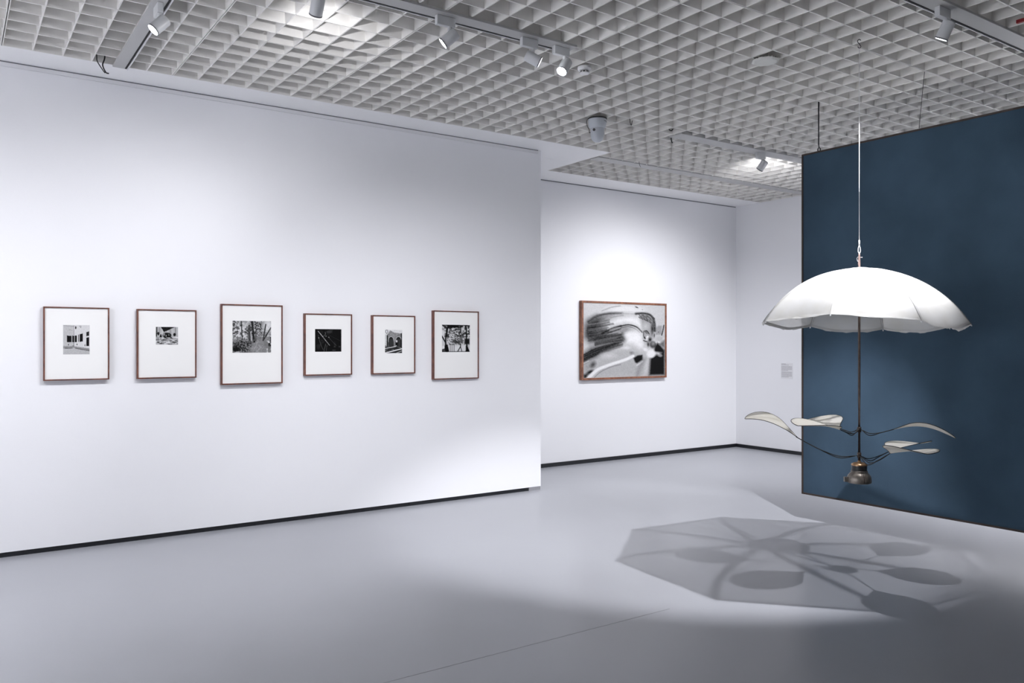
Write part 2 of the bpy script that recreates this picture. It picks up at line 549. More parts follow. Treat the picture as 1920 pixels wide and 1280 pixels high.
class Pic:
    """a small grey picture painted on a vertex grid; u runs right, v runs down, both 0..1"""
    def __init__(s, w, h, tone):
        s.w, s.h = w, h
        s.u, s.v = np.meshgrid(np.linspace(0, 1, w), np.linspace(0, 1, h))
        s.a = np.full((h, w), float(tone))
    def mix(s, m, tone):
        s.a = s.a * (1 - m) + np.asarray(tone) * m
    def ell(s, cu, cv, ru, rv, tone, soft=0.1, rot=0.0, k=1.0):
        c, n = math.cos(rot), math.sin(rot)
        du, dv = s.u - cu, s.v - cv
        d = np.sqrt(((du * c + dv * n) / ru) ** 2 + ((-du * n + dv * c) / rv) ** 2)
        s.mix(np.clip((1 - d) / soft, 0, 1) * k, tone)
    def poly(s, pts, tone, k=1.0, soft=0.0):
        inside = np.zeros(s.a.shape, bool)
        n = len(pts)
        dist = np.full(s.a.shape, 9.0)
        for i in range(n):
            x0, y0 = pts[i]; x1, y1 = pts[(i + 1) % n]
            c = (y0 > s.v) != (y1 > s.v)
            xx = (x1 - x0) * (s.v - y0) / ((y1 - y0) if y1 != y0 else 1e-9) + x0
            inside ^= c & (s.u < xx)
            if soft:
                dist = np.minimum(dist, s.seg(x0, y0, x1, y1))
        m = inside.astype(float)
        if soft:
            sd = np.where(inside, dist, -dist)
            m = np.clip(sd / soft * 0.5 + 0.5, 0, 1)
        s.mix(m * k, tone)
    def seg(s, x0, y0, x1, y1):
        dx, dy = x1 - x0, y1 - y0
        t = np.clip(((s.u - x0) * dx + (s.v - y0) * dy) / (dx * dx + dy * dy + 1e-12), 0, 1)
        return np.hypot(s.u - x0 - t * dx, s.v - y0 - t * dy)
    def line(s, pts, r, tone, soft=0.5, k=1.0):
        d = np.full(s.a.shape, 9.0)
        for p, q in zip(pts, pts[1:]):
            d = np.minimum(d, s.seg(*p, *q))
        s.mix(np.clip((r - d) / (r * soft), 0, 1) * k, tone)
    def curve(s, pts, r, tone, soft=0.6, k=1.0):
        s.line([(p.x, p.y) for p in bez([(x, y, 0) for x, y in pts], 8)], r, tone, soft, k)
    def noise(s, cells, amp, seed, mask=1.0):
        s.a = s.a + (vnoise(s.a.shape, cells, seed) - 0.5) * amp * mask
    def spots(s, cells, thr, tone, seed, k=1.0, box=(0, 0, 1, 1), width=0.08):
        n = vnoise(s.a.shape, cells, seed)
        m = np.clip((n - thr) / width, 0, 1) * k
        m = m * (s.u >= box[0]) * (s.v >= box[1]) * (s.u <= box[2]) * (s.v <= box[3])
        s.mix(m, tone)

def street():
    p = Pic(76, 84, 0.60)
    p.poly([(0, 0.0), (0.38, 0.02), (0.38, 0.74), (0, 0.76)], 0.55)
    p.poly([(0.38, 0.0), (1, 0), (1, 0.84), (0.38, 0.74)], 0.66)
    p.line([(0.0, 0.02), (0.4, 0.05)], 0.008, 0.3)
    p.line([(0.20, 0.16), (0.33, 0.18)], 0.006, 0.25)
    for a, b, c, d in ((0.14, 0.32, 0.36, 0.58), (0.345, 0.42, 0.36, 0.58), (0.44, 0.52, 0.35, 0.58)):
        p.poly([(a, c), (b, c + 0.005), (b, d), (a, d)], 0.03)
    p.poly([(0.565, 0.33), (0.6, 0.32), (0.6, 0.57), (0.565, 0.57)], 0.05)
    p.poly([(0.62, 0.31), (0.745, 0.28), (0.745, 0.56), (0.62, 0.57)], 0.03)
    p.poly([(0.87, 0.24), (0.98, 0.21), (0.98, 0.36), (0.87, 0.38)], 0.05)
    p.poly([(0.87, 0.43), (0.98, 0.41), (0.98, 0.72), (0.88, 0.72)], 0.03)
    p.line([(0.40, 0.02), (0.395, 0.74)], 0.012, 0.08)
    p.ell(0.47, 0.09, 0.03, 0.06, 0.03, 0.3)
    p.line([(0.62, 0.03), (0.66, 0.09)], 0.012, 0.2); p.line([(0.66, 0.02), (0.68, 0.06)], 0.010, 0.25)
    for u, v in ((0.20, 0.67), (0.52, 0.66), (0.82, 0.69)):
        p.ell(u, v, 0.018, 0.035, 0.05, 0.3)
    p.ell(0.37, 0.73, 0.06, 0.035, 0.05, 0.4)
    p.poly([(0, 0.72), (0.4, 0.72), (1, 0.80), (1, 0.88), (0.4, 0.78), (0, 0.80)], 0.35)
    p.poly([(0, 0.80), (0.42, 0.78), (1, 0.88), (1, 1), (0, 1)], 0.52)
    p.line([(0.08, 0.79), (0.35, 0.785)], 0.012, 0.06); p.line([(0.45, 0.79), (1, 0.88)], 0.011, 0.06)
    p.noise((40, 40), 0.08, 3)
    return p
def carriage():
    p = Pic(64, 54, 0.50)
    for k in range(9):
        u = 0.04 + k * 0.12
        p.line([(u, 0), (u, 0.42)], 0.012, 0.12 if k % 2 else 0.7)
    p.poly([(0.22, 0), (0.86, 0), (0.62, 0.14), (0.5, 0.22), (0.36, 0.28), (0.30, 0.16)], 0.03)
    p.poly([(0, 0.0), (0.08, 0), (0.06, 0.5), (0, 0.5)], 0.15)
    p.poly([(0, 0.55), (1, 0.60), (1, 1), (0, 1)], 0.42)
    p.ell(0.5, 0.47, 0.22, 0.17, 0.02, 0.2)
    p.ell(0.55, 0.60, 0.20, 0.08, 0.03, 0.3)
    p.ell(0.36, 0.42, 0.06, 0.10, 0.35, 0.4); p.ell(0.58, 0.44, 0.03, 0.07, 0.25, 0.5); p.ell(0.46, 0.5, 0.02, 0.06, 0.6, 0.5)
    p.ell(0.22, 0.55, 0.055, 0.16, 0.02, 0.3); p.ell(0.11, 0.38, 0.05, 0.12, 0.03, 0.3); p.ell(0.03, 0.45, 0.03, 0.14, 0.04, 0.3)
    p.ell(0.84, 0.43, 0.075, 0.11, 0.02, 0.3); p.ell(0.92, 0.60, 0.10, 0.06, 0.7, 0.4)
    p.spots((26, 9), 0.55, 0.06, 5, 0.8, (0, 0.62, 1, 1)); p.spots((22, 10), 0.60, 0.75, 6, 0.7, (0, 0.6, 1, 1))
    p.noise((40, 40), 0.12, 4)
    return p
def forest():
    p = Pic(100, 84, 0.30)
    p.poly([(0, 0.1), (0.38, 0.1), (0.38, 0.62), (0, 0.62)], 0.66, soft=0.1)
    p.ell(0.92, 0.15, 0.18, 0.25, 0.68, 0.6)
    p.ell(0.68, 0.45, 0.11, 0.20, 0.26, 0.5)
    p.spots((20, 24), 0.48, 0.05, 8, 0.85, (0, 0, 0.75, 0.42)); p.spots((30, 36), 0.58, 0.62, 9, 0.7, (0.05, 0.0, 1, 0.5))
    p.spots((28, 30), 0.55, 0.10, 10, 0.7, (0, 0.4, 0.4, 0.6))
    p.poly([(0, 0.60), (0.3, 0.58), (0.55, 0.70), (0.55, 1), (0, 1)], 0.07, soft=0.06)
    p.poly([(0.5, 0.70), (0.72, 0.62), (0.82, 0.70), (0.96, 1), (0.42, 1)], 0.30, soft=0.04)
    p.line([(0.62, 0.96), (0.74, 0.82)], 0.02, 0.45, k=0.6)
    p.poly([(0.80, 0.64), (1, 0.60), (1, 1), (0.95, 1)], 0.25, soft=0.03)
    for x0, y0, x1, y1, r, t in ((0.22, 0.0, 0.25, 0.62, 0.018, 0.05), (0.43, 0.15, 0.44, 0.85, 0.045, 0.12), (0.50, 0.0, 0.555, 0.66, 0.035, 0.05),
                                 (0.60, 0.3, 0.60, 0.62, 0.02, 0.12), (0.86, 0.1, 0.79, 0.62, 0.022, 0.06), (1.0, 0.2, 0.80, 0.60, 0.022, 0.07), (0.47, 0.35, 0.48, 0.62, 0.01, 0.7)):
        p.line([(x0, y0), (x1, y1)], r, t)
    p.spots((40, 44), 0.60, 0.42, 12, 0.6, (0.0, 0.6, 0.75, 1)); p.spots((18, 30), 0.56, 0.72, 13, 0.8, (0.84, 0.62, 1, 1)); p.spots((14, 18), 0.62, 0.03, 14, 0.9, (0.9, 0.5, 1, 0.8))
    p.ell(0.08, 0.88, 0.12, 0.1, 0.01, 0.6)
    p.line([(0.08, 0.985), (0.16, 0.975)], 0.018, 0.6)
    p.noise((60, 70), 0.14, 15)
    return p
def twigs():
    p = Pic(72, 62, 0.014)
    p.spots((7, 8), 0.52, 0.07, 21, 0.8, (0, 0, 1, 1), 0.3); p.ell(0.52, 0.12, 0.2, 0.10, 0.10, 0.9); p.spots((14, 12), 0.62, 0.11, 22, 0.7, (0.65, 0.7, 1, 1))
    p.line([(0.12, 0.10), (0.55, 0.72)], 0.013, 0.42); p.line([(0.12, 0.10), (0.30, 0.34)], 0.010, 0.6)
    p.curve([(0.12, 0.28), (0.14, 0.40), (0.22, 0.70), (0.31, 0.92)], 0.014, 0.13)
    p.line([(0.33, 1.0), (0.40, 0.66)], 0.013, 0.16); p.line([(0.42, 0.98), (0.45, 0.70)], 0.013, 0.13)
    p.line([(0.30, 0.34), (0.40, 0.22), (0.38, 0.14)], 0.012, 0.22); p.line([(0.52, 0.38), (0.80, 0.72)], 0.008, 0.14); p.line([(0.45, 0.22), (0.96, 0.52)], 0.007, 0.10)
    for u, v in ((0.14, 0.39), (0.41, 0.31), (0.52, 0.36), (0.39, 0.49)):
        p.ell(u, v, 0.022, 0.025, 0.5, 0.6)
    p.noise((40, 44), 0.03, 23)
    return p
def arches():
    p = Pic(62, 84, 0.33)
    p.poly([(0, 0), (1, 0), (1, 0.16), (0.55, 0.12), (0.30, 0.03), (0.14, 0.2), (0, 0.22)], 0.72)
    p.poly([(0, 0.2), (0.09, 0.2), (0.09, 0.65), (0, 0.66)], 0.62)
    p.ell(0.10, 0.08, 0.08, 0.10, 0.08, 0.2); p.ell(0.10, 0.08, 0.05, 0.07, 0.78, 0.2)
    p.noise((34, 30), 0.16, 31)
    p.poly([(0.10, 0.25), (0.17, 0.22), (0.17, 0.72), (0.10, 0.70)], 0.04)
    for cu, w, top in ((0.35, 0.16, 0.30), (0.79, 0.17, 0.30)):
        p.ell(cu, top + 0.15, w + 0.02, 0.18, 0.55, 0.12)
        p.ell(cu, top + 0.16, w - 0.01, 0.165, 0.05, 0.1)
        p.poly([(cu - w + 0.01, top + 0.15), (cu + w - 0.01, top + 0.15), (cu + w, 0.76), (cu - w, 0.70)], 0.06)
        for q in range(4):
            p.line([(cu - 0.10 + q * 0.065, top + 0.08), (cu - 0.10 + q * 0.065, 0.70)], 0.008, 0.17)
    p.poly([(0.93, 0.15), (1, 0.13), (1, 0.82), (0.95, 0.80)], 0.04)
    p.ell(0.68, 0.58, 0.09, 0.17, 0.03, 0.3); p.ell(0.68, 0.49, 0.06, 0.06, 0.7, 0.4); p.ell(0.65, 0.69, 0.04, 0.03, 0.6, 0.4)
    p.poly([(0, 0.72), (0.6, 0.70), (1, 0.80), (1, 1), (0, 1)], 0.07)
    p.line([(0, 0.80), (0.62, 0.715)], 0.018, 0.75); p.line([(0.0, 0.99), (1, 0.81)], 0.028, 0.8); p.line([(0.68, 0.99), (1, 0.90)], 0.016, 0.55)
    p.spots((16, 8), 0.60, 0.4, 33, 0.6, (0.02, 0.82, 0.5, 0.92))
    return p
def riverbank():
    p = Pic(84, 84, 0.62)
    p.spots((18, 18), 0.44, 0.04, 41, 0.9, (0, 0, 1, 0.45)); p.spots((26, 26), 0.42, 0.09, 42, 0.75, (0.18, 0.2, 0.8, 0.74))
    p.ell(0.52, 0.60, 0.26, 0.14, 0.05, 0.7, k=0.85); p.ell(0.42, 0.05, 0.4, 0.10, 0.03, 0.6)
    p.spots((34, 34), 0.62, 0.66, 43, 0.8, (0.2, 0.12, 0.8, 0.6))
    p.ell(0.02, 0.3, 0.12, 0.2, 0.72, 0.6); p.ell(0.06, 0.82, 0.08, 0.07, 0.75, 0.5)
    p.poly([(0.8, 0.5), (1, 0.5), (1, 0.72), (0.8, 0.72)], 0.05, soft=0.03)
    p.poly([(0.42, 0.80), (0.86, 0.74), (0.86, 0.97), (0.42, 0.97)], 0.7, soft=0.04)
    p.line([(0.20, 0.12), (0.13, 0.5), (0.13, 0.72), (0.18, 1.0)], 0.035, 0.015); p.poly([(0.10, 0.72), (0.2, 0.72), (0.26, 1), (0.07, 1)], 0.015)
    p.line([(0.0, 0.42), (0.14, 0.68)], 0.03, 0.02); p.poly([(0, 0.9), (0.1, 0.86), (0.12, 1), (0, 1)], 0.12)
    p.poly([(0.84, 0.0), (0.89, 0.0), (0.90, 0.55), (0.92, 0.78), (1.0, 1), (0.84, 1), (0.86, 0.7)], 0.015)
    p.line([(0.66, 0.70), (0.66, 0.80), (0.56, 0.98)], 0.022, 0.02); p.line([(0.66, 0.80), (0.71, 0.98)], 0.018, 0.02)
    p.line([(0, 0.985), (1, 0.985)], 0.015, 0.03); p.line([(0, 0.01), (1, 0.02)], 0.015, 0.04)
    for u in (0.30, 0.36, 0.43):
        p.line([(u, 0.70), (u, 0.98)], 0.010, 0.06)
    return p
def whirl():
    p = Pic(180, 160, 0.60)
    r = np.random.default_rng(5)
    def Q(x, y):
        return ((x - 162) / 1095, (y - 172) / 985)
    def C(pts, rad, tone, soft=0.9, k=1.0):
        p.curve([Q(*q) for q in pts], rad / 1000, tone, soft, k)
    def G(pts, tone, soft=40, k=1.0):
        p.poly([Q(*q) for q in pts], tone, k, soft / 1000)
    def O(x, y, rx, ry, tone, soft=0.7, rot=0.0, k=1.0):
        u, v = Q(x, y)
        p.ell(u, v, rx / 1095, ry / 985, tone, soft, rot, k)
    # pale cap of the blur and far town
    O(720, 250, 330, 90, 0.70, 0.6)
    C([(400, 270), (520, 220), (640, 195)], 12, 0.42)
    O(860, 207, 34, 11, 0.05, 0.6, 0.4); O(940, 236, 12, 6, 0.25, 0.6, 0.4)
    G([(1125, 490), (1165, 455), (1215, 455), (1215, 580), (1125, 585)], 0.40, 12); O(1167, 545, 8, 14, 0.12)
    C([(1243, 448), (1230, 520), (1212, 590)], 9, 0.02, 0.5)
    O(1190, 640, 90, 60, 0.52, 0.7); O(1160, 690, 60, 22, 0.74, 0.7); O(1245, 640, 30, 30, 0.66)
    # swept head: grey mass, dark back, white forehead
    G([(195, 470), (230, 390), (330, 335), (480, 298), (700, 292), (860, 296), (940, 420), (940, 560), (760, 620), (420, 690), (250, 680), (185, 600)], 0.36, 40)
    G([(190, 480), (235, 400), (330, 350), (400, 380), (380, 560), (330, 660), (250, 690), (185, 610)], 0.07, 70)
    O(250, 560, 70, 110, 0.012, 0.9); O(360, 620, 130, 60, 0.03, 0.9)
    C([(225, 420), (330, 345), (480, 305), (660, 296)], 26, 0.10, 1.0); C([(660, 296), (760, 300), (860, 300)], 12, 0.34, 1.0)
    G([(430, 440), (600, 345), (780, 312), (900, 330), (960, 440), (940, 540), (840, 470), (700, 440), (560, 470), (470, 500)], 0.76, 60)
    C([(420, 400), (540, 352), (680, 322)], 11, 0.32, 1.0, 0.8)
    for q in range(22):
        y = 420 + 11 * q + 10 * r.random()
        C([(215 + 20 * r.random(), y + 16), (330, y), (430 + 130 * r.random(), y - 40)], 9 + 8 * r.random(), 0.03 + 0.24 * r.random(), 1.0, 0.7)
    # brow and eye streaks
    C([(400, 572), (480, 530), (560, 495), (645, 468)], 22, 0.03, 0.9); C([(470, 560), (560, 535), (640, 505)], 15, 0.05, 1.0)
    C([(500, 525), (570, 498), (630, 490)], 9, 0.45, 1.0, 0.8)
    C([(640, 470), (750, 450), (860, 480), (935, 552)], 13, 0.05, 0.7); C([(650, 492), (750, 474), (840, 505), (900, 552)], 8, 0.14, 0.8)
    O(930, 540, 10, 22, 0.03, 0.7, -0.4)
    for q in range(16):
        y = 590 + 7 * q
        C([(290 + 40 * r.random(), y + 40), (450, y + 6), (600 + 120 * r.random(), y - 25)], 10 + 8 * r.random(), 0.02 + 0.16 * r.random(), 1.0, 0.75)
    C([(600, 632), (660, 615), (725, 600)], 13, 0.03, 1.0); O(670, 560, 30, 22, 0.22, 1.0)
    # white blurred face
    O(830, 640, 150, 170, 0.80, 0.6); O(760, 590, 110, 60, 0.78, 0.8); O(900, 730, 70, 110, 0.78, 0.8)
    # dark sleeve
    G([(160, 850), (250, 765), (420, 705), (690, 660), (640, 715), (520, 790), (370, 875), (170, 962)], 0.05, 45)
    for q in range(24):
        f = q / 24
        C([(150, 860 + 95 * f), (330, 770 + 95 * f), (560 + 120 * r.random(), 690 + 55 * f)], 8 + 7 * r.random(), 0.01 + 0.13 * r.random(), 1.0, 0.7)
    C([(165, 968), (200, 950), (232, 935)], 8, 0.72, 0.8)
    # pale coat
    G([(330, 1170), (300, 960), (420, 850), (600, 775), (800, 720), (900, 800), (1000, 860), (1020, 1170)], 0.50, 60)
    O(480, 870, 150, 60, 0.60, 0.9); O(720, 765, 90, 36, 0.70, 0.9); O(790, 830, 42, 40, 0.28, 1.0); O(800, 800, 60, 26, 0.55, 1.0)
    G([(165, 985), (270, 930), (300, 1010), (200, 1100), (165, 1110)], 0.40, 40); O(285, 985, 50, 70, 0.07, 1.0, 0.5); O(250, 1080, 70, 34, 0.02, 0.8, -0.5); G([(162, 1115), (235, 1090), (200, 1170), (162, 1170)], 0.012, 20)
    C([(215, 1172), (330, 1062), (450, 1008), (570, 968), (700, 928), (810, 880)], 26, 0.78, 0.5)
    C([(285, 1172), (380, 1085), (520, 1020), (640, 990)], 9, 0.30, 1.0)
    G([(815, 905), (870, 870), (940, 862), (945, 930), (865, 978), (840, 968)], 0.012, 10); C([(862, 1008), (905, 980), (940, 955)], 11, 0.72, 0.6)
    # the sharp face at the right
    G([(905, 330), (1000, 292), (1075, 330), (1110, 420), (1112, 520), (1090, 640), (1040, 700), (985, 715), (950, 640), (955, 560), (930, 470)], 0.42, 22)
    O(985, 470, 60, 70, 0.56, 0.9); O(1000, 640, 34, 44, 0.66, 0.7)
    C([(850, 296), (950, 288), (1040, 305), (1090, 360), (1110, 440), (1112, 530)], 24, 0.08, 0.8)
    for q in range(90):
        a, b = r.random(), r.random()
        x = 880 + 220 * a
        y = 300 + 40 * a * a + (40 + 90 * a) * b
        p.line([Q(x, y), Q(x + 22, y + 18)], 0.006, 0.05 + 0.25 * r.random(), 0.6, 0.8)
    O(1078, 500, 34, 120, 0.06, 0.9); O(1102, 590, 22, 54, 0.42, 0.5); O(1106, 592, 9, 34, 0.06, 0.7)
    O(1000, 548, 34, 26, 0.03, 0.8, 0.5); O(1003, 548, 16, 9, 0.45, 0.7, 0.4); C([(962, 535), (1000, 530), (1035, 575)], 7, 0.02, 0.7)
    C([(958, 540), (955, 590), (965, 625), (985, 640)], 9, 0.12, 0.8); O(970, 625, 15, 20, 0.03, 0.7); O(1012, 612, 20, 24, 0.76, 0.7)
    C([(955, 665), (985, 676), (1005, 680)], 8, 0.02, 0.6); O(985, 698, 20, 10, 0.55, 0.7); O(1045, 652, 36, 42, 0.04, 0.8); O(1020, 720, 26, 50, 0.08, 0.8)
    # collar, coat, hand
    O(1085, 722, 58, 62, 0.15, 0.4); O(1090, 705, 34, 34, 0.34, 0.8)
    G([(1110, 760), (1150, 690), (1200, 740), (1250, 800), (1240, 835), (1100, 820)], 0.015, 14); G([(1170, 715), (1257, 655), (1257, 780)], 0.20, 20)
    G([(1045, 905), (1110, 870), (1180, 850), (1257, 800), (1257, 1150), (1030, 1150)], 0.010, 22)
    O(1060, 850, 75, 72, 0.78, 0.4, 0.6); O(980, 790, 60, 30, 0.74, 0.6, 0.5); O(1185, 870, 48, 30, 0.36, 0.5, 0.4); O(1165, 850, 26, 14, 0.62, 0.7, 0.3); O(930, 800, 30, 40, 0.60, 0.9)
    C([(870, 1150), (900, 1040), (960, 930)], 50, 0.30, 1.0, 0.6); C([(960, 1160), (990, 1050), (1010, 950)], 30, 0.62, 1.0, 0.6)
    p.noise((110, 120), 0.07, 55)
    return p

def print_mesh(name, pic, x0, x1, z0, z1, y, parent):
    """picture grid facing -Y in the local space of its frame"""
    h, w = pic.a.shape
    t = np.clip(np.clip(pic.a, 0.01, 0.86) ** 1.3 - 0.012, 0.004, 1)
    X, Z = np.meshgrid(np.linspace(x0, x1, w), np.linspace(z1, z0, h))
    co = np.stack([X, np.full_like(X, y), Z], -1).reshape(-1, 3)
    idx = np.arange(h * w).reshape(h, w)
    q = np.stack([idx[:-1, :-1], idx[1:, :-1], idx[1:, 1:], idx[:-1, 1:]], -1).reshape(-1, 4)
    me = bpy.data.meshes.new(name)
    me.from_pydata(co.tolist(), [], q.tolist())
    ca = me.color_attributes.new('tone', 'FLOAT_COLOR', 'POINT')
    c = np.ones((h * w, 4), np.float32)
    c[:, :3] = t.reshape(-1, 1) * np.array([1.0, 1.0, 1.01])
    ca.data.foreach_set('color', c.ravel())
    me.materials.append(M['print'])
    o = bpy.data.objects.new(name, me)
    link(o, parent)
    return o

def framed(label, x0, x1, z0, z1, wall_y, depth, fw, pic, pr, m, board=True):
    cx = (x0 + x1) / 2
    t = empty('framed_photograph', (cx, wall_y - 0.0005, z0), label, 'framed photograph')
    a, b, h = x0 - cx, x1 - cx, z1 - z0
    def rail(pts):
        # mitred rail: outline in x,z extruded through the depth, slightly eased front edge
        bm = bmesh.new()
        back = [bm.verts.new((x, 0, z)) for x, z in pts]
        front = [bm.verts.new((x, -depth, z)) for x, z in pts]
        bm.faces.new(back); bm.faces.new(front[::-1])
        for i in range(4):
            j = (i + 1) % 4
            bm.faces.new((back[i], front[i], front[j], back[j]))
        return obj('frame_rail', bm, m, t)
    rail([(a, 0), (a + fw, fw), (a + fw, h - fw), (a, h)])
    rail([(b, 0), (b, h), (b - fw, h - fw), (b - fw, fw)])
    rail([(a, h), (a + fw, h - fw), (b - fw, h - fw), (b, h)])
    rail([(a, 0), (b, 0), (b - fw, fw), (a + fw, fw)])
    obj('mount_board', B(a + fw * 0.6, b - fw * 0.6, -depth + 0.008, -0.004, fw * 0.6, h - fw * 0.6), M['mount'], t)
    if board:
        px0, px1, pz0, pz1 = pr
        print_mesh('photographic_print', pic, px0 - cx, px1 - cx, pz0 - z0, pz1 - z0, -depth + 0.0072, t)
    return t

D1 = 0.04
framed('framed photograph of a white street corner with dark windows, leftmost on the white wall', 0.556, 0.981, 1.231, 1.761, YW, D1, 0.0085, street(), (0.68, 0.851, 1.418, 1.631), M['mahogany'])
framed('framed photograph with a small wide print of a dark car and onlookers', 1.171, 1.601, 1.229, 1.758, YW, D1, 0.0095, carriage(), (1.304, 1.465, 1.488, 1.624), M['mahogany'])
framed('tallest framed photograph of the row, a woodland path between tree trunks', 1.79, 2.289, 1.166, 1.8135, YW, D1, 0.010, forest(), (1.88, 2.193, 1.422, 1.68), M['mahogany'])
framed('framed photograph with an almost black print of pale crossing twigs', 2.478, 2.908, 1.2235, 1.752, YW, D1, 0.0095, twigs(), (2.572, 2.81, 1.426, 1.62), M['mahogany'])
framed('framed photograph with an upright print of two brick arches', 3.101, 3.529, 1.222, 1.7495, YW, D1, 0.0095, arches(), (3.227, 3.397, 1.409, 1.62), M['mahogany'])
framed('framed photograph of dark trees by bright water, last one before the wall corner', 3.72, 4.22, 1.159, 1.805, YW, D1, 0.0095, riverbank(), (3.814, 4.121, 1.415, 1.673), M['mahogany'])
framed('large framed black and white photograph of a blurred turning head on the far wall', 6.459, 7.929, 1.039, 2.0285, YF, 0.05, 0.026, whirl(), (6.487, 7.901, 1.067, 2.0005), YF and M['walnut'])

# ------------------------------------------------------------------ wall label on the far right wall
t = empty('wall_label', (XR - 0.0004, 7.0, 1.017), 'small pale grey text label on the far wall beside the blue panel', 'wall label')
obj('card', B(-0.003, 0.0, -0.095, 0.095, -0.004, 0.21), M['labelcard'], t)
bm = bmesh.new()
r = random.Random(3)
z = 0.196
for k in range(13):
    if k in (2, 7):
        z -= 0.008
    y = 0.085
    end = {0: 0.02, 1: -0.03, 6: -0.02, 12: -0.03}.get(k, -0.082)
    while y > end:
        w = 0.008 + 0.014 * r.random()
        box(bm, -0.0042, -0.003, max(y - w, end), y, z, z + 0.007)
        y -= w + 0.004
    z -= 0.0135
tag(obj('text_lines', bm, M['ink'], t), kind='stuff')

# ------------------------------------------------------------------ the hanging umbrella mobile
UX, UY = 4.869, 3.077
APEX, RIM, UR = 1.985, 1.630, 0.640
mob = empty('umbrella_mobile', (UX, UY, 0.592), 'hanging sculpture: white umbrella, dark pole, six white leaf blades and a metal motor pot', 'sculpture')
Z0 = 0.592
def L(x, y, z):
    return (x - UX, y - UY, z - Z0)
tipz = {0: 1.631, 1: 1.615, 2: 1.605, 3: 1.598, 4: 1.620, 5: 1.640, 6: 1.640, 7: 1.670}
sagz = {0: 0.036, 1: 0.030, 2: 0.030, 3: 0.032, 4: 0.032, 5: 0.020, 6: 0.004, 7: 0.0}
angs = [math.radians(-116.84 + 45 * k) for k in range(8)]
RC = (UR ** 2 + (APEX - RIM) ** 2) / (2 * (APEX - RIM))
TH = math.asin(UR / RC)
def ribpt(k, s, lift=0.0):
    """point on rib k at arc fraction s (0 apex, 1 rim)"""
    k %= 8
    th = s * TH
    rr = (RC + lift) * math.sin(th)
    zz = APEX - RC + (RC + lift) * math.cos(th)
    zz += (tipz[k] - RIM) * s ** 2
    a = angs[k]
    return Vector((rr * math.cos(a), rr * math.sin(a), zz - Z0))
NV, NU = 26, 14
for k in range(8):
    bm = bmesh.new()
    rows = []
    for i in range(NV + 1):
        s = max(i / NV, 0.0)
        row = []
        for j in range(NU + 1):
            u = j / NU
            p = ribpt(k, s).lerp(ribpt(k + 1, s), u)
            q = 4 * u * (1 - u)
            # keep a little roundness between the ribs, let the hem sag
            rad = Vector((p.x, p.y, 0))
            if rad.length > 1e-6:
                p = p + rad.normalized() * (0.008 * q * math.sin(PI * min(s, 1) * 0.9))
            p.z += 0.006 * q * math.sin(PI * s)
            p.z -= sagz[k] * q * max(0, (s - 0.72) / 0.28) ** 1.5
            # gathers along the seams and a loose hem
            seam = math.exp(-((min(u, 1 - u)) / 0.10) ** 2) * min(u, 1 - u) * 8
            p.z += 0.0022 * seam * math.sin(s * 62 + k * 1.7) * min(1, s * 1.5)
            p.z += 0.0030 * math.sin(u * 11 + s * 9 + k * 2.3) * s * q
            if i == NV and 0 < j < NU:
                p.z += 0.006 * math.sin(u * 23 + k * 4.1) * q + random.uniform(-0.0015, 0.0015)
            row.append(bm.verts.new(p))
        rows.append(row)
    for i in range(NV):
        for j in range(NU):
            bm.faces.new((rows[i][j], rows[i][j + 1], rows[i + 1][j + 1], rows[i + 1][j]))
    bmesh.ops.remove_doubles(bm, verts=bm.verts[:], dist=1e-5)
    g = obj('canopy_panel', bm, M['canopy'], mob, smooth=True)
    # turned hem: narrow doubled strip along the rim
    bm = bmesh.new()
    edge = [ribpt(k, 1).lerp(ribpt(k + 1, 1), j / NU) for j in range(NU + 1)]
    pts = []
    for j in range(NU + 1):
        u = j / NU
        q = 4 * u * (1 - u)
        p = edge[j].copy()
        rad = Vector((p.x, p.y, 0)).normalized()
        p = p + rad * (0.008 * q * math.sin(PI * 0.9))
        p.z -= sagz[k] * q
        p.z += 0.0030 * math.sin(u * 11 + 9 + k * 2.3) * q
        pts.append(p)
    for j in range(NU):
        a, b = pts[j], pts[j + 1]
        ia = a + Vector((-a.x, -a.y, 0)).normalized() * 0.016 + Vector((0, 0, 0.018))
        ib = b + Vector((-b.x, -b.y, 0)).normalized() * 0.016 + Vector((0, 0, 0.018))
        o_ = Vector((a.x, a.y, 0)).normalized() * 0.002
        bm.faces.new([bm.verts.new(v) for v in (a + o_, b + o_, ib + o_, ia + o_)])
    bmesh.ops.remove_doubles(bm, verts=bm.verts[:], dist=1e-5)
    obj('hem', bm, M['hem'], g, smooth=True)
